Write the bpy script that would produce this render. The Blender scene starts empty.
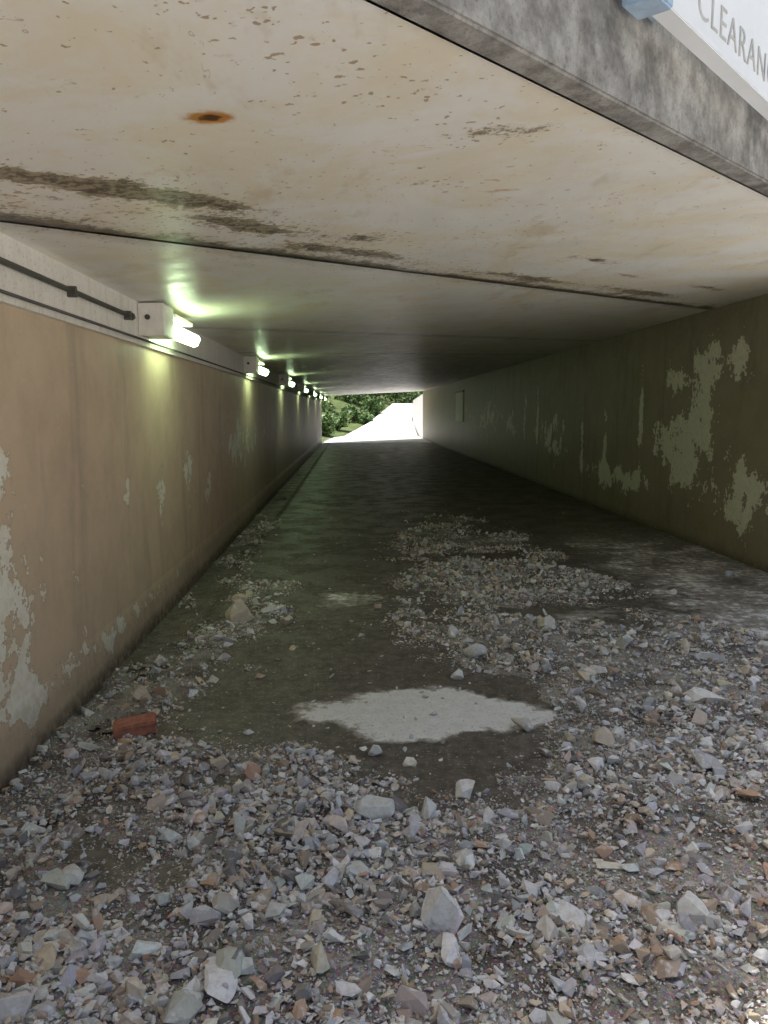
import bpy, bmesh, math, random
import numpy as np
from mathutils import Vector, Matrix
random.seed(7); rng=np.random.default_rng(7)
scene=bpy.context.scene
scene.view_settings.view_transform='Standard'; scene.view_settings.look='None'; scene.view_settings.exposure=0

XL,XR=-1.52,4.13; K=1.05; NK=math.sqrt(1+K*K)
C0=1.75; CJ=4.86; CF=42.3
D=np.array([1/NK,K/NK,0]); N=np.array([K/NK,-1/NK,0])
def ceil_z(x): return 2.35+0.0714*(x+1.56)

# ---------- helpers
TAB=rng.random((256,256))
def vn(x,y,s=0):
    x=np.asarray(x,float)+s*17.31; y=np.asarray(y,float)+s*9.77
    xi=np.floor(x).astype(int); yi=np.floor(y).astype(int); fx=x-xi; fy=y-yi
    fx=fx*fx*(3-2*fx); fy=fy*fy*(3-2*fy)
    a=TAB[xi&255,yi&255]; b=TAB[(xi+1)&255,yi&255]; c=TAB[xi&255,(yi+1)&255]; d=TAB[(xi+1)&255,(yi+1)&255]
    return (a*(1-fx)+b*fx)*(1-fy)+(c*(1-fx)+d*fx)*fy
def fbm(x,y,s=0,o=4):
    t=0;a=.5;n=0
    for i in range(o):
        t=t+a*vn(np.asarray(x)*2**i,np.asarray(y)*2**i,s+i*3); n+=a; a*=.55
    return t/n
def sst(a,b,x):
    t=np.clip((x-a)/(b-a),0,1); return t*t*(3-2*t)
def link(ob,parent=None):
    scene.collection.objects.link(ob)
    if parent: ob.parent=parent
    return ob
def mesh_np(name,V,F,mat=None,parent=None,attrs=None,smooth=False,cols=None):
    V=np.asarray(V,np.float32); F=np.asarray(F,np.int32); n=F.shape[1]
    me=bpy.data.meshes.new(name)
    me.vertices.add(len(V)); me.vertices.foreach_set('co',V.ravel())
    me.loops.add(F.size); me.loops.foreach_set('vertex_index',F.ravel())
    me.polygons.add(len(F)); me.polygons.foreach_set('loop_start',np.arange(0,F.size,n,dtype=np.int32))
    me.update(calc_edges=True); me.validate()
    me.polygons.foreach_set('use_smooth',np.full(len(me.polygons),bool(smooth)))
    if attrs:
        for k,v in attrs.items():
            a=me.attributes.new(k,'FLOAT','POINT'); a.data.foreach_set('value',np.asarray(v,np.float32).ravel())
    if cols is not None:
        a=me.attributes.new('col','FLOAT_COLOR','POINT'); c=np.ones((len(V),4),np.float32); c[:,:3]=cols; a.data.foreach_set('color',c.ravel())
    if mat: me.materials.append(mat)
    return link(bpy.data.objects.new(name,me),parent)
def grid(us,vs,fn):
    U,W=np.meshgrid(us,vs,indexing='ij'); P=fn(U,W); V=np.stack([p.ravel() for p in P],1)
    a=np.arange(len(us)*len(vs)).reshape(len(us),len(vs))
    F=np.stack([a[:-1,:-1].ravel(),a[1:,:-1].ravel(),a[1:,1:].ravel(),a[:-1,1:].ravel()],1)
    return V,F
def prism(name,poly,z0,z1,mat,parent=None,bev=0):
    bm=bmesh.new(); n=len(poly)
    f0=z0 if callable(z0) else (lambda x,y:z0); f1=z1 if callable(z1) else (lambda x,y:z1)
    lo=[bm.verts.new((x,y,f0(x,y))) for x,y in poly]; hi=[bm.verts.new((x,y,f1(x,y))) for x,y in poly]
    bm.faces.new(lo[::-1]); bm.faces.new(hi)
    for i in range(n): bm.faces.new((lo[i],lo[(i+1)%n],hi[(i+1)%n],hi[i]))
    if bev: bmesh.ops.bevel(bm,geom=bm.edges[:],offset=bev,segments=2,affect='EDGES')
    bmesh.ops.recalc_face_normals(bm,faces=bm.faces)
    me=bpy.data.meshes.new(name); bm.to_mesh(me); bm.free(); me.materials.append(mat)
    return link(bpy.data.objects.new(name,me),parent)
def strip(x0,x1,c0,c1): return [(x0,c0+K*x0),(x1,c0+K*x1),(x1,c1+K*x1),(x0,c1+K*x0)]
def tube(name,p0,p1,r,mat,parent=None,seg=12):
    p0=Vector(p0);p1=Vector(p1); d=p1-p0; bm=bmesh.new()
    bmesh.ops.create_cone(bm,cap_ends=True,segments=seg,radius1=r,radius2=r,depth=d.length)
    bmesh.ops.transform(bm,matrix=Matrix.Translation((p0+p1)/2)@d.to_track_quat('Z','Y').to_matrix().to_4x4(),verts=bm.verts)
    me=bpy.data.meshes.new(name); bm.to_mesh(me); bm.free(); me.materials.append(mat)
    for p in me.polygons: p.use_smooth=len(p.vertices)==4
    return link(bpy.data.objects.new(name,me),parent)
def empty(name):
    return link(bpy.data.objects.new(name,None))

# ---------- node helpers
class M:
    def __init__(s,name):
        s.m=bpy.data.materials.new(name); s.m.use_nodes=True; s.t=s.m.node_tree; s.b=s.t.nodes['Principled BSDF']
        s.tc=s.t.nodes.new('ShaderNodeTexCoord')
    def lk(s,a,b): s.t.links.new(a,b)
    def inp(s,sock,v):
        if hasattr(v,'is_output'): s.lk(v,sock)
        elif isinstance(v,(tuple,list)): sock.default_value=(*v,1) if len(v)==3 and len(sock.default_value)==4 else v
        else: sock.default_value=v
    def coord(s,scale=(1,1,1)):
        n=s.t.nodes.new('ShaderNodeMapping'); s.lk(s.tc.outputs['Object'],n.inputs[0]); n.inputs['Scale'].default_value=scale; return n.outputs[0]
    def noise(s,sc,det=4,rough=.6,scale=(1,1,1),dist=0):
        n=s.t.nodes.new('ShaderNodeTexNoise'); s.lk(s.coord(scale),n.inputs['Vector']); n.inputs['Scale'].default_value=sc
        n.inputs['Detail'].default_value=det; n.inputs['Roughness'].default_value=rough; n.inputs['Distortion'].default_value=dist; return n.outputs[0]
    def vor(s,sc,out=0,feature='F1',scale=(1,1,1)):
        n=s.t.nodes.new('ShaderNodeTexVoronoi'); n.feature=feature; s.lk(s.coord(scale),n.inputs['Vector']); n.inputs['Scale'].default_value=sc; return n.outputs[out]
    def attr(s,k,o='Fac'):
        n=s.t.nodes.new('ShaderNodeAttribute'); n.attribute_name=k; return n.outputs[o]
    def math(s,op,a,b=0,c=None):
        n=s.t.nodes.new('ShaderNodeMath'); n.operation=op; s.inp(n.inputs[0],a); s.inp(n.inputs[1],b)
        if c is not None: s.inp(n.inputs[2],c)
        return n.outputs[0]
    def ramp(s,f,a,b,lo=0.,hi=1.):
        n=s.t.nodes.new('ShaderNodeMapRange'); n.interpolation_type='SMOOTHSTEP'; s.inp(n.inputs[0],f)
        n.inputs[1].default_value=a;n.inputs[2].default_value=b;n.inputs[3].default_value=lo;n.inputs[4].default_value=hi; return n.outputs[0]
    def mix(s,f,a,b,bt='MIX'):
        n=s.t.nodes.new('ShaderNodeMix'); n.data_type='RGBA'; n.blend_type=bt; s.inp(n.inputs[0],f); s.inp(n.inputs[6],a); s.inp(n.inputs[7],b); return n.outputs[2]
    def bump(s,h,st=.3,d=.01,prev=None):
        n=s.t.nodes.new('ShaderNodeBump'); s.inp(n.inputs['Height'],h); n.inputs['Strength'].default_value=st; n.inputs['Distance'].default_value=d
        return n.outputs[0]
    def out(s,col,rough=.8,bump=None,spec=.5):
        s.inp(s.b.inputs['Base Color'],col); s.inp(s.b.inputs['Roughness'],rough); s.b.inputs['Specular IOR Level'].default_value=spec
        if bump: s.lk(bump,s.b.inputs['Normal'])
        return s.m

def wall_mat(name,paint,under,stain=.5):
    m=M(name)
    n1=m.noise(3.2,6,.62); n2=m.noise(16,4,.7)
    f=m.math('ADD',m.math('MULTIPLY',n1,.66),m.math('MULTIPLY',n2,.34))
    f=m.math('ADD',f,m.attr('peel'))
    peel=m.ramp(f,.605,.612)
    edge=m.ramp(f,.59,.605)
    strk=m.noise(1.6,5,.65,scale=(1.7,1.7,.3),dist=.6)
    c=m.mix(m.ramp(n1,.35,.68,0,.55),paint,tuple(p*.76 for p in paint))
    c=m.mix(m.ramp(strk,.50,.70,0,stain),c,tuple(p*.42 for p in paint))
    c=m.mix(m.ramp(n2,.60,.72,0,.35),c,tuple(min(1,p*1.25) for p in paint))
    u=m.mix(m.ramp(n2,.44,.64,0,.6),under,tuple(p*q for p,q in zip(under,(.84,.78,.64))))
    c=m.mix(edge,c,tuple(p*.6 for p in paint)); c=m.mix(peel,c,u)
    dirt_tone=m.math('MULTIPLY',m.attr('dirt_tone'),m.ramp(n2,.3,.6,.6,1))
    c=m.mix(dirt_tone,c,(.055,.045,.033))
    b=m.bump(m.math('SUBTRACT',m.math('MULTIPLY',n2,.25),m.math('MULTIPLY',peel,.5)),.55,.006)
    return m.out(c,m.ramp(n2,.3,.7,.42,.62),b,.45)
TAN=(.69,.54,.385); CREAM=(.92,.89,.80)
m_wallL=wall_mat('wall_paint_tan',TAN,CREAM,.35)
m_wallR=wall_mat('wall_paint_tan_shade',(.35,.295,.205),(.84,.84,.71),.45)  # same paint as the left wall, darkened so the colour carries its shade

def ceil_mat():
    m=M('ceiling_paint')
    n1=m.noise(4.5,6,.65); n2=m.noise(26,4,.7); n3=m.noise(1.5,5,.7,dist=.5)
    f=m.math('ADD',m.math('ADD',m.math('MULTIPLY',n1,.60),m.math('MULTIPLY',n2,.40)),m.attr('spall'))
    sp=m.ramp(f,.605,.617); ed=m.ramp(f,.53,.605)
    spots=m.ramp(m.math('ADD',m.noise(30,2,.6),m.math('MULTIPLY',m.attr('spall'),.7)),.620,.66,0,.8)
    base=m.mix(m.ramp(n3,.40,.62,0,.9),(.96,.945,.89),(.92,.84,.66))
    drip=m.noise(2.2,5,.7,scale=(1.3,.45,1))
    base=m.mix(m.ramp(drip,.56,.70,0,.45),base,(.66,.52,.32))
    base=m.mix(spots,base,(.42,.28,.15))
    base=m.mix(m.math('MULTIPLY',ed,.4),base,(.62,.53,.37))
    crack=m.math('ADD',m.math('ABSOLUTE',m.math('SUBTRACT',n3,.5)),m.ramp(n1,.48,.6,.03,0))
    base=m.mix(m.ramp(crack,.0,.004,.6,0),base,(.33,.25,.16))
    s=m.mix(m.ramp(n2,.40,.60),(.09,.07,.05),(.45,.38,.27))
    c=m.mix(sp,base,s)
    r=m.ramp(m.math('ADD',m.attr('rust'),m.math('MULTIPLY',n2,.6)),.5,1.0)
    c=m.mix(r,c,(.60,.27,.06)); c=m.mix(m.ramp(m.math('ADD',m.attr('rust'),m.math('MULTIPLY',n2,.5)),1.05,1.25),c,(.12,.04,.012))
    c=m.mix(m.math('MULTIPLY',m.attr('dirt_tone'),m.ramp(n1,.35,.58,.35,1)),c,(.075,.06,.045))
    b=m.bump(m.math('SUBTRACT',m.math('MULTIPLY',n2,.2),sp),.7,.014)
    return m.out(c,m.ramp(n1,.35,.65,.30,.44),b,.55)
m_ceil=ceil_mat()

def conc(name,c1,c2,sc=4,stain=(.06,.055,.05),st=.5,vert=True,rough=.85):
    m=M(name); n=m.noise(sc,6,.7); k=m.noise(2.5,5,.65,scale=(4,4,.35) if vert else (1,1,1))
    c=m.mix(m.ramp(n,.3,.7),c1,c2); c=m.mix(m.ramp(k,.45,.7,0,st),c,stain)
    n3=m.noise(60,3,.75); c=m.mix(m.ramp(n3,.52,.72,0,.45),c,tuple(x*.35 for x in c1))
    return m.out(c,rough,m.bump(m.math('ADD',n3,n),.6,.01))
m_fascia=conc('weathered_concrete',(.17,.16,.145),(.42,.41,.38),8,(.05,.048,.045),.85,False)
m_fasciaU=conc('painted_concrete',(.78,.77,.74),(.84,.83,.80),3,(.5,.48,.42),.25)
m_emb=conc('grey_concrete',(.40,.39,.36),(.50,.48,.44))
m_band=conc('cream_band',(.88,.85,.76),(.92,.89,.81),5,(.55,.45,.32),.3)

def floor_mat():
    m=M('worn_concrete'); n=m.noise(2.3,6,.65); n2=m.noise(14,5,.7); n3=m.noise(90,3,.7)
    f=m.math('ADD',m.attr('dry'),m.math('MULTIPLY',m.math('SUBTRACT',m.math('ADD',m.math('MULTIPLY',n,.55),m.math('MULTIPLY',n2,.45)),.5),2.4))
    d=m.ramp(f,.36,.56)
    wet=m.mix(m.ramp(n2,.35,.65),(.085,.075,.064),(.175,.155,.132))
    dry=m.mix(m.ramp(n2,.3,.7),(.72,.72,.71),(.84,.84,.83))
    mid=m.mix(m.ramp(f,.56,.80),(.33,.31,.28),dry)
    c=m.mix(d,wet,mid)
    c=m.mix(m.ramp(n3,.60,.68,0,.6),c,(.085,.07,.055))
    c=m.mix(m.ramp(m.noise(55,2,.5),.62,.68,0,.7),c,(.45,.40,.34))
    r=m.mix(d,m.ramp(n,.42,.60,.40,.60),(.7,.7,.7))
    return m.out(c,r,m.bump(n3,.15,.002),.42)
m_floor=floor_mat()
def bed_mat():
    m=M('silt_and_grit'); n=m.noise(3,5,.65); v=m.vor(110); vc=m.vor(110,1)
    c=m.mix(m.ramp(n,.36,.62),(.12,.105,.09),(.38,.355,.325))
    g=m.mix(m.ramp(v,.0,.5,.8,0),c,m.mix(m.ramp(m.noise(95,2,.5),.4,.6),(.58,.57,.56),(.36,.29,.23)))
    g=m.mix(.3,g,vc,'OVERLAY')
    return m.out(g,.9,m.bump(m.math('MULTIPLY',v,-1),.9,.008))
m_bed=bed_mat()
def stone_mat():
    m=M('stone'); n=m.noise(45,4,.7); n2=m.noise(22,3,.6)
    c=m.mix(m.ramp(n,.38,.7,0,.4),m.attr('col','Color'),(.40,.34,.28))
    c=m.mix(m.ramp(n2,.55,.68,0,.6),c,(.86,.86,.86))
    return m.out(c,.8,m.bump(n,.5,.004),.35)
m_stone=stone_mat()
def simple(name,c,r=.6,metal=0,var=.25,sc=12):
    m=M(name); n=m.noise(sc,4,.65); m.b.inputs['Metallic'].default_value=metal
    return m.out(m.mix(m.ramp(n,.35,.7,0,var*2),c,tuple(x*.5 for x in c)),r,m.bump(n,.2,.003))
m_pipe=simple('grey_conduit',(.10,.09,.08),.55)
m_box=simple('box_cream',(.88,.85,.78),.55,0,.12)
m_sign=simple('sign_aluminium',(.84,.87,.90),.5,0,.05,5)
m_letter=simple('letter_grey',(.55,.55,.53),.6)
m_brkt=simple('bracket_blue_grey',(.50,.66,.84),.45,.2)
m_brick=simple('brick_red',(.50,.21,.14),.9,0,.4,30)
def emis(name,c,s):
    m=M(name); m.b.inputs['Emission Color'].default_value=(*c,1); m.b.inputs['Emission Strength'].default_value=s
    return m.out((.8,.85,.75),.4)
m_lamp=emis('lamp_diffuser',(.70,1.0,.58),11.0)

# ---------- density of debris (world space)
def score(x,y):
    x=np.asarray(x,float);y=np.asarray(y,float)
    yb=np.interp(x,[-1.5,-1.0,-.6,-.2,.1,.45,.85,1.1,1.6,2.5,3.2,4.1],[4.2,4.1,4.0,3.75,3.4,3.4,3.6,4.6,5.5,5.8,5.2,4.6])
    f1=(yb-y)*.8
    L=np.interp(y,[4.3,4.8,5.3,6.6,8.4,10,12],[1.1,.8,.35,.4,.25,.35,.8]); R=np.interp(y,[4.4,5.2,6.6,8.4,10,12],[3.0,3.0,2.6,2.6,2.3,2.0])
    f2=np.minimum(np.minimum(x-L,R-x)*.7,np.minimum((12.6-y)*.35,(y-4.3)))
    f2=np.minimum(f2,.35)-np.interp(y,[5,7,9,12],[.03,.09,.14,.20])
    xs=np.interp(y,[3.4,5,6,7,8.5,12],[-1.2,-1.08,-.88,-.92,-1.2,-1.36]); hw=np.interp(y,[3.4,5,6,7,8.5,14,30],[.36,.34,.45,.34,.17,.08,-.1])
    f3=hw-np.abs(x-xs)
    s=np.minimum(np.maximum(np.maximum(f1,f2),f3),.5)
    wx=x+.55*(fbm(x*2.3,y*2.3,21)-.5); wy=y+.45*(fbm(x*2.3,y*2.3,31)-.5)
    for (cx,cy,rx,ry,w) in ((.42,4.02,.72,.46,1.6),(1.75,6.05,.55,.35,.7),(-.78,2.55,.36,.42,.5),(1.55,2.9,.4,.3,.4),(-.45,3.3,.45,.25,.4),(.9,2.9,.25,.15,.35),(2.1,3.7,.4,.3,.4)):
        p=1-np.sqrt(((wx-cx)/rx)**2+((wy-cy)/ry)**2); s=s-w*sst(-.1,.75,p)
    s=s+1.1*(fbm(x*2.1,y*2.1,1,5)-.5)
    return s
def bed_h(x,y):
    s=score(x,y); return -.010+np.clip(s,-.3,.7)*.075+.022*(fbm(x*9,y*9,5)-.5)*sst(-.1,.2,s)
def gut(x): return -.045*sst(-1.12,-1.17,x)

# ---------- floor
xs=np.concatenate([np.arange(XL,4.131,.05),[XR]]); ys=np.concatenate([np.arange(-3,14,.06),np.linspace(14,50,80)])
V,F=grid(xs,ys,lambda U,W:(U,W,gut(U))); X,Y=V[:,0],V[:,1]
dry=.12+0*X
wX=X+.7*(fbm(X*2.1,Y*2.1,41)-.5); wY=Y+.38*(fbm(X*2.6,Y*2.6,51)-.5)+.12*(X-.45)
dry+= 1.15*np.clip(1-((wX-.45)/.62)**2-((wY-4.04)/.38)**2,0,1)**.4
dry+= .5*np.exp(-(((wX-.0)/.25)**2+((Y-6.6)/.45)**2))
dry+= .48*sst(2.2,2.9,X)*sst(13,8,Y)+.45*np.exp(-(((X-1.8)/.5)**2+((Y-6.0)/.35)**2))+.4*np.exp(-(((X-1.6)/.8)**2+((Y-9.6)/.5)**2))
dry-= .25*sst(10,18,Y)+.2*sst(-.9,-1.2,X)
dry+= .8*sst(40,44,Y)
mesh_np('concrete_path',V,F,m_floor,attrs={'dry':dry},smooth=True)
V,F=grid(np.arange(XL+.003,4.12,.03),np.concatenate([np.arange(-3,8,.03),np.arange(8,22,.06)]),lambda U,W:(U,W,bed_h(U,W)+gut(U)*.7))
keep=(V[F][:,:,2].max(1)>-.03)
mesh_np('silt',V,F[keep],m_bed,smooth=True)

# ---------- stones
def hull_proto(n,seed,pw=.75):
    r=np.random.default_rng(seed); bm=bmesh.new()
    p=r.uniform(-1,1,(n,3)); mx=np.abs(p).max(1)[:,None]; p=p/mx*r.uniform(.72,1.,(n,1)); p/= (np.linalg.norm(p,axis=1)[:,None])**.35
    for q in p: bm.verts.new(q)
    bmesh.ops.convex_hull(bm,input=bm.verts)
    bmesh.ops.delete(bm,geom=[v for v in bm.verts if not v.link_faces],context='VERTS')
    bmesh.ops.triangulate(bm,faces=bm.faces); bm.verts.index_update()
    Vv=np.array([v.co[:] for v in bm.verts]); Ff=np.array([[v.index for v in f.verts] for f in bm.faces]); bm.free(); return Vv,Ff
def qrot(n):
    q=rng.normal(size=(n,4)); q/=np.linalg.norm(q,axis=1)[:,None]; w,x,y,z=q.T
    return np.stack([1-2*(y*y+z*z),2*(x*y-z*w),2*(x*z+y*w),2*(x*y+z*w),1-2*(x*x+z*z),2*(y*z-x*w),2*(x*z-y*w),2*(y*z+x*w),1-2*(x*x+y*y)],1).reshape(-1,3,3)
PAL=np.array([(.74,.74,.73),(.70,.60,.48),(.44,.35,.27),(.60,.61,.66),(.26,.245,.24),(.90,.90,.90),(.60,.62,.57),(.58,.39,.27),(.80,.73,.63),(.52,.49,.46)])
PW=np.array([.17,.13,.10,.13,.08,.16,.05,.05,.08,.07]); PW/=PW.sum()
def stones(P,S,protos):
    n=len(P); Vs=[];Fs=[];Cs=[];off=0; pid=rng.integers(0,len(protos),n)
    col=np.clip(PAL[rng.choice(len(PAL),n,p=PW)]*rng.uniform(.75,1.1,(n,1))*(1+rng.uniform(-.05,.05,(n,3))),0,.92)
    for i,(pv,pf) in enumerate(protos):
        k=np.where(pid==i)[0]; m=len(k)
        if m==0: continue
        sc=np.stack([rng.uniform(.85,1.5,m),rng.uniform(.6,1.05,m),rng.uniform(.35,.8,m)],1)*S[k][:,None]
        v=pv[None]*sc[:,None,:]
        R=qrot(m); ang=rng.uniform(0,2*np.pi,m); t=rng.normal(0,.4,m)
        cz,sz,ct,st=np.cos(ang),np.sin(ang),np.cos(t),np.sin(t); Z=np.zeros(m);O=np.ones(m)
        Rz=np.stack([cz,-sz,Z,sz,cz,Z,Z,Z,O],1).reshape(-1,3,3); Rx=np.stack([O,Z,Z,Z,ct,-st,Z,st,ct],1).reshape(-1,3,3)
        Rt=Rz@Rx; rnd=rng.random(m)<.35; Rt[rnd]=R[rnd]
        v=np.einsum('nij,nkj->nki',Rt,v); zmin=v[:,:,2].min(1)
        pos=P[k].copy(); pos[:,2]+= -zmin*rng.uniform(.4,.95,m)
        v=v+pos[:,None,:]
        Vs.append(v.reshape(-1,3)); Fs.append((pf[None]+(np.arange(m)*len(pv))[:,None,None]+off).reshape(-1,3)); off+=m*len(pv)
        Cs.append(np.repeat(col[k],len(pv),0))
    return np.concatenate(Vs),np.concatenate(Fs),np.concatenate(Cs)
pf_=[hull_proto(7,i) for i in range(10)]; pm_=[hull_proto(10,50+i) for i in range(16)]; pl_=[hull_proto(14,90+i) for i in range(14)]
def sample(n,y0,y1,thr,soft,sparse=.0,seed=11):
    out=[]
    while sum(map(len,out))<n:
        m=n*3; u=rng.random(m)
        y=y0*(y1/y0)**u
        x=rng.uniform(XL+.03,XR-.03,m)
        s=score(x,y); p=np.clip((s-thr)/soft,0,1)
        clump=.3+.7*sst(.40,.60,fbm(x*2.6,y*2.6,seed))
        p=np.maximum(p*clump,sparse*sst(16,5,y))
        k=rng.random(m)<p
        k&=(np.abs(x-.04*y)<.75*y+1.0)
        out.append(np.stack([x[k],y[k]],1))
    return np.concatenate(out)[:n]
parts=[]
def add(n,y0,y1,thr,soft,r0,r1,pw,protos,stack,sparse=0,seed=11):
    q=sample(n,y0,y1,thr,soft,sparse,seed); h=np.maximum(bed_h(q[:,0],q[:,1]),-.002)+gut(q[:,0])*.8
    s=np.clip(score(q[:,0],q[:,1]),0,.5)
    S=r0+(r1-r0)*rng.random(len(q))**pw
    P=np.stack([q[:,0],q[:,1],h-.25*S+stack*s*rng.random(len(q))],1)
    parts.append(stones(P,S,protos))
add(60000,1.1,10,-.10,.18,.003,.0085,1.5,pf_,.025,.014,3)
add(30000,1.1,13.5,-.05,.25,.007,.0165,1.7,pm_,.035,.014)
add(6800,1.2,13.5,-.02,.25,.014,.032,1.8,pm_,.05,.012)
add(820,1.3,12.5,.02,.3,.029,.055,1.9,pl_,.05,.010)
Vs=[];Fs=[];Cs=[];o=0
for v,f,c in parts: Vs.append(v);Fs.append(f+o);Cs.append(c);o+=len(v)
mesh_np('gravel',np.concatenate(Vs),np.concatenate(Fs),m_stone,cols=np.concatenate(Cs))

def rock(x,y,s,col,dims=(1,.8,.7),seed=0,sink=.2):
    r=np.random.default_rng(seed+100); bm=bmesh.new(); bmesh.ops.create_icosphere(bm,subdivisions=4,radius=1)
    V=np.array([v.co[:] for v in bm.verts])
    for i in range(9):
        n=r.normal(size=3); n/=np.linalg.norm(n); h=r.uniform(.38,.75); d=V@n-h; V-=np.clip(d,0,None)[:,None]*n
    V+= .05*(fbm(V[:,0]*3+V[:,2]*2,V[:,1]*3-V[:,2],seed)[:,None]-.5)*V
    V*=np.array(dims)*s*1.15; a=r.uniform(0,6.28); c_,s_=math.cos(a),math.sin(a)
    V=V@np.array([[c_,-s_,0],[s_,c_,0],[0,0,1]]).T
    z=float(max(bed_h(np.array([x]),np.array([y]))[0],0)); V+=np.array([x,y,z-V[:,2].min()-sink*s])
    F=np.array([[v.index for v in f.verts] for f in bm.faces]); bm.free()
    mesh_np('rock',V,F,m_stone,cols=np.tile(np.array(col),(len(V),1)))
W_=(.88,.88,.88);G_=(.70,.71,.69);T_=(.66,.57,.46)
for i,a in enumerate([(.26,2.26,.068,W_,(.9,.8,1.15)),(.10,2.92,.078,G_,(1.1,.8,.7)),(-.86,6.0,.15,T_,(1,.8,.65)),(1.42,5.62,.095,(.74,.70,.64),(1,.8,.8)),(-.38,2.02,.065,W_,(.8,1.3,.5)),
    (.68,2.28,.085,(.80,.82,.83),(1.3,.55,.35)),(1.2,3.55,.07,T_,(.9,.8,.8)),(.47,3.15,.055,W_,(1,.8,.7)),(.86,3.85,.06,(.66,.62,.54),(1,.8,.7)),(1.05,2.3,.07,G_,(1,.7,.6)),
    (1.9,4.1,.11,W_,(1.2,.7,.4)),(-.78,3.05,.065,(.58,.48,.40),(1,.8,.5)),(1.55,3.3,.07,(.48,.48,.47),(1,.9,.6)),(.02,2.55,.05,G_,(1,.7,.6)),(.62,4.6,.055,W_,(1,.7,.6)),(.28,2.12,.055,W_,(1.2,.7,.5)),
    (1.35,4.45,.06,T_,(1,.7,.7)),(-1.2,4.35,.06,T_,(1,.7,.6)),(.8,5.05,.07,G_,(1,.8,.7)),(2.3,4.9,.08,G_,(1.3,.8,.5)),(-.95,2.55,.05,G_,(1,.8,.6)),(.1,3.55,.04,W_,(1,.8,.9)),(-.95,6.6,.08,T_,(1,.8,.6)),(-.5,5.9,.05,T_,(1,.9,.7))]):
    rock(a[0],a[1],a[2],a[3],a[4],i)
bm=bmesh.new(); bmesh.ops.create_cube(bm,size=1); bmesh.ops.scale(bm,vec=(.21,.10,.07),verts=bm.verts)
bmesh.ops.bevel(bm,geom=bm.edges[:],offset=.008,segments=2,affect='EDGES'); bmesh.ops.subdivide_edges(bm,edges=bm.edges[:],cuts=2)
for v in bm.verts: v.co+=Vector([random.uniform(-.003,.003) for _ in range(3)])
me=bpy.data.meshes.new('brick'); bm.to_mesh(me); bm.free(); me.materials.append(m_brick)
b=link(bpy.data.objects.new('brick',me)); b.location=(-1.09,3.86,.035); b.rotation_euler=(.16,-.12,.25)

# ---------- walls
def gs(A,B,pts): 
    r=0*A
    for (a,b_,ra,rb,w) in pts: r=r+w*np.exp(-(((A-a)/ra)**2+((B-b_)/rb)**2))
    return r
tunnel=empty('underpass_tunnel')
yl=np.concatenate([np.arange(C0+K*XL,14,.05),np.arange(14,CF+K*XL,.4)]); zl=np.linspace(-.06,2.07,44)
V,F=grid(yl,zl,lambda U,W:(XL+0*U+.012*sst(.26,.22,W),U,W)); Y,Z=V[:,1],V[:,2]
peel=-.090+gs(Y,Z,[(3.55,.75,.42,.6,.19),(3.35,1.35,.3,.25,.20),(2.9,.9,.5,.6,.16),(5.4,1.05,.16,.22,.2),(4.6,1.25,.12,.15,.14),(6.4,.95,.35,.4,.18),(7.5,1.0,.45,.45,.19),(10.3,1.2,1.3,.45,.18),(13,1.2,2.5,.5,.17),(3.9,.3,1.2,.14,.12),(5.3,.22,1.8,.08,.11),(2.2,1.5,.5,.8,.13),(4.3,.7,.3,.3,.13),(8.5,.8,.6,.3,.15)])
peel+=.06*sst(.30,.22,Z)*sst(12,6,Y)
dirt_tone=np.clip(.8*sst(.11,-.02,Z)+.22*sst(.32,.2,Z)+.4*sst(12,30,Y)+.2*sst(.8,.0,Z)*sst(4,9,Y)*.6,0,.9)  # dirt along the base; tone also darkens deeper into the tunnel
mesh_np('wall_left',V,F[:,::-1],m_wallL,tunnel,{'peel':peel,'dirt_tone':dirt_tone})
prism('wall_band',[(XL+.03,C0+K*(XL+.03)),(XL+.03,CF+K*XL),(XL-.1,CF+K*XL),(XL-.1,C0+K*(XL+.03))],2.065,lambda x,y:ceil_z(x)+.002,m_band,tunnel)
yr=np.concatenate([np.arange(C0+K*XR,22,.06),np.arange(22,CF+K*XR,.4)]); zr=np.linspace(-.02,2.79,50)
V,F=grid(yr,zr,lambda U,W:(XR+0*U,U,W)); Y,Z=V[:,1],V[:,2]
peel=-.075+gs(Y,Z,[(9.2,2.15,.42,.38,.28),(8.45,2.2,.25,.28,.26),(10.1,1.25,1.0,.36,.23),(9.3,1.5,.5,.35,.20),(11.7,.6,1.0,.3,.22),(8.3,.55,.8,.35,.22),(8.2,1.0,.4,.3,.17),(9.6,.75,.5,.3,.16),(16.5,1.1,1.4,.55,.22),(12.9,1.0,.13,.7,.24),(11.3,1.7,.09,.6,.26),(14.2,1.2,.10,.8,.26),(19,1.5,.18,.7,.24),(17.7,1.5,.12,.6,.24),(20.5,1.2,1.0,.5,.18),(24,1.4,2.5,.7,.18),(9.9,.9,.3,.2,.16),(13.3,.6,1.0,.25,.17),(10.2,2.0,.5,.3,.16),(30,1.5,4,.6,.14)])
dirt_tone=np.clip(.75*sst(.12,-.02,Z)+.15*sst(.6,.1,Z)+.3*sst(12,30,Y)+.2*sst(2.3,2.75,Z),0,.85)  # dirt along the base; tone also darker farther in and towards the top
mesh_np('wall_right',V,F,m_wallR,tunnel,{'peel':peel,'dirt_tone':dirt_tone})
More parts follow.
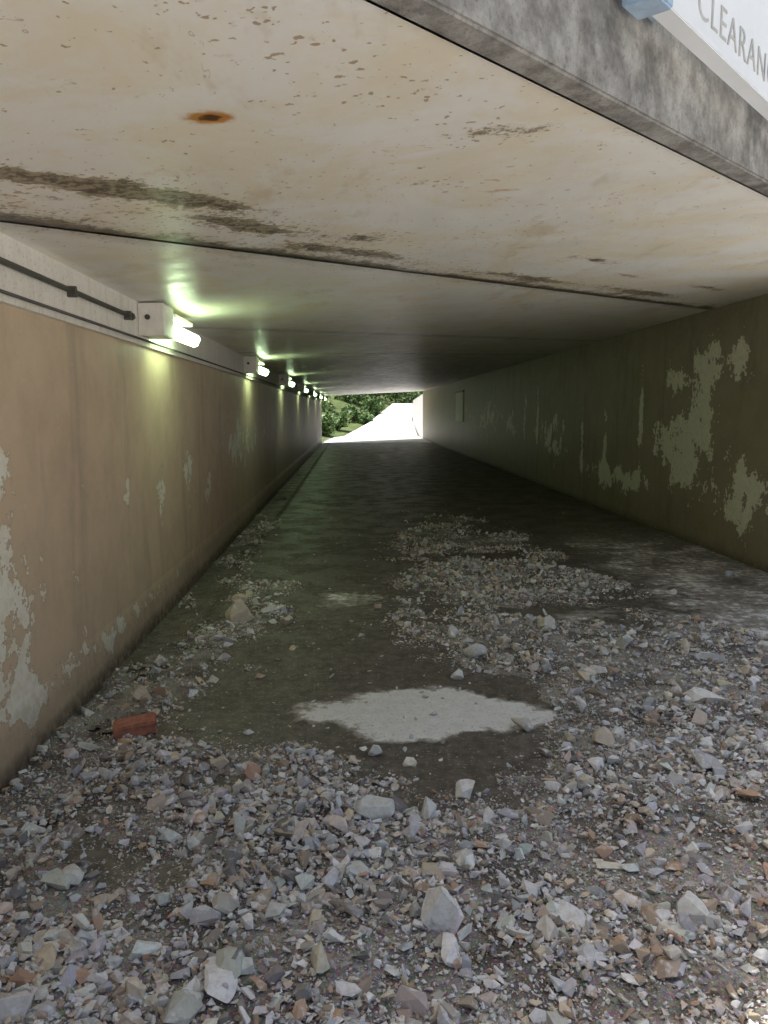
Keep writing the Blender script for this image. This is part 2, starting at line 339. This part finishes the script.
def ceil(name,c0,c1,ns,near):
    V,F=grid(np.linspace(XL-.02,XR+.02,160 if near else 60),np.linspace(c0,c1,ns),lambda U,W:(U,W+K*U,ceil_z(U)))
    X,Y=V[:,0],V[:,1]; S=Y-K*X
    if near:
        al=lambda x0,y0,la,lw,w: w*np.exp(-((((X-x0)*D[0]+(Y-y0)*D[1])/la)**2+(((X-x0)*N[0]+(Y-y0)*N[1])/lw)**2))
        spall=-.088+gs(X,Y,[(.1,4.15,.2,.13,.2),(-1.2,3.1,.4,.25,.1),(.45,2.7,.2,.1,.16),(.3,3.2,.25,.12,.12),(.9,4.2,.4,.3,.06),(0,2.3,.3,.2,.06)])
        spall+=al(-.68,3.2,.45,.12,.30)+al(-.45,3.75,.4,.10,.27)+al(.0,4.5,.5,.08,.24)+al(1.3,5.9,.6,.07,.22)+al(2.6,7.2,.8,.09,.25)+al(-1.2,2.75,.45,.09,.22)+al(-.2,1.9,.5,.1,.09)+al(1.6,5.3,.35,.06,.22)+al(3.2,7.2,.5,.08,.22)+al(2.1,6.1,.3,.04,.22)
        spall+=.20*np.exp(-((S-CJ)/.14)**2)+.09*np.exp(-((S-CJ)/.7)**2)
        rust=gs(X,Y,[(-.40,2.42,.05,.035,1.0),(-.41,2.43,.11,.07,.4),(.62,3.42,.10,.025,.65),(.58,3.25,.08,.02,.6),(.66,3.55,.06,.02,.6),(.85,3.7,.06,.02,.5),(-1.3,3.2,.25,.08,.35),(-1.1,2.2,.1,.05,.4),(-.6,2.9,.25,.12,.3),(1.0,4.7,.12,.05,.45),(1.9,5.2,.1,.05,.4)])
        dirt_tone=.7*np.exp(-((S-CJ)/.06)**2)+.4*np.exp(-((S-CJ)/.2)**2)*sst(1.8,-1,X)+.25*np.exp(-((S-C0)/.05)**2)
    else:
        spall=-.12+.09*np.exp(-((S-CJ)/.5)**2)+.08*np.exp(-((S-9)/.3)**2); rust=0*X+gs(X,Y,[(2.0,7.4,.3,.1,.25)])
        dirt_tone=.45*np.exp(-((S-CJ)/.06)**2)+.5*sst(CJ+2,CJ+14,S)+.05  # dirt at the joint; slab tone darkens with distance past it
        for j in (9.0,12.2,19.6,27,34.4): dirt_tone=dirt_tone+.5*np.exp(-((S-j)/.08)**2)
        dirt_tone=np.clip(dirt_tone,0,.8)
    mesh_np(name,V,F[:,::-1],m_ceil,tunnel,{'spall':spall,'rust':rust,'dirt_tone':dirt_tone})
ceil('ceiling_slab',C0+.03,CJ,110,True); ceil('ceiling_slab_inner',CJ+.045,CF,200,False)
prism('joint_filler',strip(XL,XR,CJ-.01,CJ+.06),lambda x,y:ceil_z(x)+.035,lambda x,y:ceil_z(x)+.08,m_pipe,tunnel)
XA,XB=-14,24; TOP=3.15
prism('portal_beam',strip(XL-.3,XR+.3,C0-.07*NK,C0+.028),lambda x,y:ceil_z(x),lambda x,y:2.85,m_fascia,tunnel,bev=.008)
prism('portal_fascia',strip(XL-.3,XR+.3,C0,C0+.3),2.855,TOP,m_fasciaU,tunnel)
prism('far_fascia',strip(XL-.3,XR+.3,CF-.03,CF+.25),lambda x,y:ceil_z(x),TOP,m_fasciaU,tunnel)
prism('deck',strip(XL-.3,XR+.3,C0+.31,CF-.04),2.83,TOP-.05,m_emb,tunnel)
prism('abutment_left',strip(XA,XL-.006,C0,CF),-.1,TOP-.02,m_emb,tunnel)
prism('abutment_right',strip(XR+.006,XB,C0,CF),-.1,TOP-.02,m_emb,tunnel)
prism('retaining_wall',[(XR,CF+K*XR+.02),(XR+.25,CF+K*XR+.02),(XR+.6,58),(XR+.3,58)],-.1,lambda x,y:2.6-.02*(y-46),m_fasciaU)
# ---------- conduits and lamps
cd=empty('conduit')
tube('pipe_upper',(XL+.055,.5,2.225),(XL+.055,5.55,2.225),.014,m_pipe,cd)
tube('pipe_lower',(XL+.05,.5,2.10),(XL+.05,40.5,2.10),.008,m_pipe,cd)
for y in np.arange(1.2,5.5,1.05): prism('clip',[(XL+.031,y),(XL+.075,y),(XL+.075,y+.03),(XL+.031,y+.03)],2.195,2.25,m_pipe,cd)
tube('pipe_end',(XL+.055,5.45,2.225),(XL+.055,5.5,2.225),.026,m_pipe,cd)
for y in (5.75,11.2,16.7,22.2,27.7,33.2,38.5):
    L=empty('tunnel_light')
    prism('junction_box',[(XL+.032,y),(XL+.21,y),(XL+.21,y+.32),(XL+.032,y+.32)],2.125,ceil_z(XL)-.004,m_box,L,bev=.006)
    tube('knob',(XL+.10,y-.02,2.25),(XL+.10,y+.005,2.25),.018,m_pipe,L)
    bm=bmesh.new(); bmesh.ops.create_cube(bm,size=1)
    for v in bm.verts:
        lo=v.co.z<0
        v.co=Vector((v.co.x*(.13 if lo else .19)+(.02 if lo else 0),v.co.y*.62,v.co.z*.10))
    bmesh.ops.bevel(bm,geom=bm.edges[:],offset=.022,segments=1,affect='EDGES')
    bmesh.ops.transform(bm,matrix=Matrix.Translation((XL+.19,y+.66,2.185))@Matrix.Rotation(.35,4,'Y'),verts=bm.verts)
    me=bpy.data.meshes.new('diffuser'); bm.to_mesh(me); bm.free(); me.materials.append(m_lamp)
    link(bpy.data.objects.new('diffuser',me),L)
    prism('back_plate',[(XL+.032,y+.33),(XL+.22,y+.33),(XL+.22,y+1.0),(XL+.032,y+1.0)],2.285,2.315,m_box,L,bev=.004)
p=empty('notice_board')
prism('panel',[(XR-.03,29.5),(XR-.004,29.5),(XR-.004,31.6),(XR-.03,31.6)],1.2,2.3,m_box,p)
prism('frame_top',[(XR-.045,29.4),(XR-.004,29.4),(XR-.004,31.7),(XR-.045,31.7)],2.302,2.36,m_pipe,p)

# ---------- clearance sign
sg=empty('clearance_sign')
def along(x,o): return np.array([x,C0+K*x,0])+N*o
def obox(name,x0,x1,o0,o1,z0,z1,mat,parent,bev=0):
    P=[along(x0,o0),along(x1,o0),along(x1,o1),along(x0,o1)]
    return prism(name,[(q[0],q[1]) for q in P],z0,z1,mat,parent,bev)
obox('board',.80,3.0,.145,.165,2.80,3.17,m_sign,sg,.003)
obox('board_lip',.80,3.0,.12,.185,2.775,2.797,m_sign,sg,.003)
for x in (.86,1.9,2.9): obox('bracket',x-.045,x+.045,.072,.143,2.81,2.845,m_brkt,sg,.004)
obox('clamp',.72,.798,.09,.20,2.76,2.88,m_brkt,sg,.006)
a=along(-.4,.10);b_=along(.74,.10); tube('rail_pipe',(a[0],a[1],2.83),(b_[0],b_[1],2.83),.024,m_brkt,sg)
cu=bpy.data.curves.new('lettering','FONT'); cu.body='CLEARANCE 2.2 M'; cu.size=.15; cu.extrude=.002; cu.space_character=1.12; cu.offset=-.002
cu.materials.append(m_letter); t=bpy.data.objects.new('lettering',cu); q=along(.98,.167)
t.matrix_world=Matrix(((D[0],0,N[0],q[0]),(D[1],0,N[1],q[1]),(0,1,0,2.85),(0,0,0,1))); link(t,sg)

# ---------- ground / outdoors
def gz(x,y):
    r=.080*np.clip(y-50,0,30)+.25*np.clip(y-85,0,60)*.5
    left=sst(-1.5+.20*(y-47),-6+.20*(y-47),x)*sst(44,50,y)*1.3
    return -.07+r+left-.08*sst(50,60,y)+.15*(fbm(x*.15,y*.15,4)-.5)*sst(50,70,y)
gx=np.concatenate([[-300,-200,-120,-80,-50],np.arange(-30,31,1.),[50,80,120,200,300]]); gy=np.concatenate([[-300,-150,-80,-40],np.arange(-20,40,4.),np.arange(40,100,1.),[120,150,200,300]])
V,F=grid(gx,gy,lambda U,W:(U,W,gz(U,W)))
m=M('ground_mat'); n=m.noise(1.5,5,.7); v=m.vor(25)
gr=m.mix(m.ramp(n,.35,.65),(.06,.10,.025),(.14,.18,.055)); gv=m.mix(m.ramp(v,0,.5),(.80,.79,.77),(.70,.69,.66))
mg=m.out(m.mix(m.attr('grass'),gv,gr),.95,m.bump(n,.5,.03))
mesh_np('ground',V,F,mg,attrs={'grass':sst(25,44,V[:,1])},smooth=True)
m=M('pale_concrete'); mp=m.out(m.mix(m.ramp(m.noise(2,5,.65),.35,.7),(.78,.77,.75),(.70,.69,.67)),.9)
V,F=grid(np.linspace(-7,9,30),np.linspace(-12,-.02,30),lambda U,W:(U,(W+C0)+K*np.clip(U,-9,9),0*U-.012))
k=(V[F][:,:,1].max(1)<0.9)|(V[F][:,:,0].min(1)>XR)|(V[F][:,:,0].max(1)<XL)
mesh_np('approach_slab',V,F[k],mp)
def pth(U,W):
    l=np.interp(W,[40,47,58,70,84],[-1.5,-1.1,1.2,3.0,5.0]); r=np.interp(W,[40,50,60,70,84],[4.1,4.1,4.5,5.4,7.3]); x=l+(r-l)*U
    return x,W,np.interp(W,[40,50,84],[.008,.05,3.0])+0*x
V,F=grid(np.linspace(0,1,8),np.linspace(40.3,76,60),pth)
mesh_np('path',V,F,mp,smooth=True)
m=M('leaf'); ml=m.out(m.attr('col','Color'),.55)
def leaves(name,cs,n,ls,parent=None):
    cs=np.array(cs); w=cs[:,3]**2; k=rng.choice(len(cs),n,p=w/w.sum()); d=rng.normal(size=(n,3)); d/=np.linalg.norm(d,axis=1)[:,None]
    P=cs[k,:3]+d*(cs[k,3]*rng.uniform(.55,1.1,n))[:,None]*np.array([1,1,.8])
    R=qrot(n); q=np.array([(-1,-.5,0),(0,-.7,.15),(1,0,0),(0,.6,.15)])*ls
    v=(np.einsum('nij,kj->nki',R,q)*rng.uniform(.6,1.4,(n,1,1))+P[:,None,:]).reshape(-1,3)
    base=np.array([(.11,.20,.07),(.20,.32,.11),(.07,.13,.04),(.32,.42,.17)])[rng.integers(0,4,n)]*rng.uniform(.8,1.3,(n,1))
    return mesh_np(name,v,np.arange(4*n).reshape(-1,4),ml,parent,cols=np.repeat(base,4,0))
m_bark=simple('bark',(.12,.085,.06),.9)
def bush(x,y,r,h):
    z=float(gz(np.array([x]),np.array([y]))[0]); g=empty('bush')
    cs=[(x+rng.uniform(-r,r)*.7,y+rng.uniform(-r,r)*.7,z+rng.uniform(.15,1)*h*.75,rng.uniform(.25,.5)*r) for _ in range(9)]
    leaves('foliage',cs,1600,.13,g)
    for c in cs[:5]: tube('stem',(x,y,z-.05),c[:3],.03,m_bark,g,6)
for a in [(-1.9,50,1.0,1.3),(-.9,54,1.0,1.5),(.3,60,1.1,1.6),(1.4,66,1.2,1.6),(-2.8,56,1.6,2.2),(3.0,78.5,1.6,2.2),(.2,70,2.0,2.8),(6.9,64,1.4,2.4),(8.6,74,1.6,2.8),(5.2,79,1.8,2.2),(7.4,79,1.8,2.4),(4,88,2.4,3.5),(-.5,76,2.4,3.5),(8,88,2.6,4),(-3.5,66,2.4,3.4)]: bush(*a)
def tree(x,y,h):
    z=float(gz(np.array([x]),np.array([y]))[0]); g=empty('tree')
    top=Vector((x+.3,y,z+h*.55)); bm=bmesh.new()
    def limb(a,b,ra,rb):
        a=Vector(a);b=Vector(b);d=b-a; r=bmesh.ops.create_cone(bm,cap_ends=True,segments=8,radius1=ra,radius2=rb,depth=d.length)
        bmesh.ops.transform(bm,matrix=Matrix.Translation((a+b)/2)@d.to_track_quat('Z','Y').to_matrix().to_4x4(),verts=r['verts'])
    limb((x,y,z-.2),top,h*.035,h*.02); cs=[]
    for i in range(12):
        a=rng.uniform(0,6.28); e=top+Vector((math.cos(a)*h*rng.uniform(.12,.33),math.sin(a)*h*rng.uniform(.12,.33),h*rng.uniform(-.12,.4)))
        limb(top.lerp(Vector((x,y,z)),rng.uniform(0,.4)),e,h*.013,h*.004); cs.append((*e,h*rng.uniform(.1,.17)))
    me=bpy.data.meshes.new('trunk'); bm.to_mesh(me); bm.free(); me.materials.append(m_bark); link(bpy.data.objects.new('trunk',me),g)
    leaves('crown',cs,3500,.2,g)
for a in [(-4.5,62,7),(-2,82,9),(3,98,10),(10,96,10),(-8,74,9),(13,82,9)]: tree(*a)

# ---------- light
sd=Vector((-.70,.70,0)).normalized(); el=math.radians(79)
sunv=Vector((sd.x*math.cos(el),sd.y*math.cos(el),math.sin(el)))
s=bpy.data.lights.new('sun','SUN'); s.energy=5; s.angle=math.radians(.5); s.color=(1,.98,.94)
so=link(bpy.data.objects.new('sun',s)); so.rotation_euler=sunv.to_track_quat('Z','Y').to_euler(); so.location=(0,0,20)
w=bpy.data.worlds.new('World'); scene.world=w; w.use_nodes=True; nt=w.node_tree
sk=nt.nodes.new('ShaderNodeTexSky'); sk.sky_type='NISHITA'; sk.sun_disc=False; sk.sun_elevation=el; sk.sun_rotation=math.radians(-45); sk.dust_density=7.0; sk.air_density=1.6
nt.links.new(sk.outputs[0],nt.nodes['Background'].inputs[0]); nt.nodes['Background'].inputs[1].default_value=.15

cam=bpy.data.cameras.new('camera'); cam.sensor_fit='VERTICAL'; cam.sensor_height=36; cam.sensor_width=27; cam.lens=28; cam.clip_start=.05; cam.clip_end=2000
co=link(bpy.data.objects.new('camera',cam)); co.location=(0,0,1.6); co.rotation_euler=(math.radians(90-7.23),0,math.radians(-2.3)); scene.camera=co
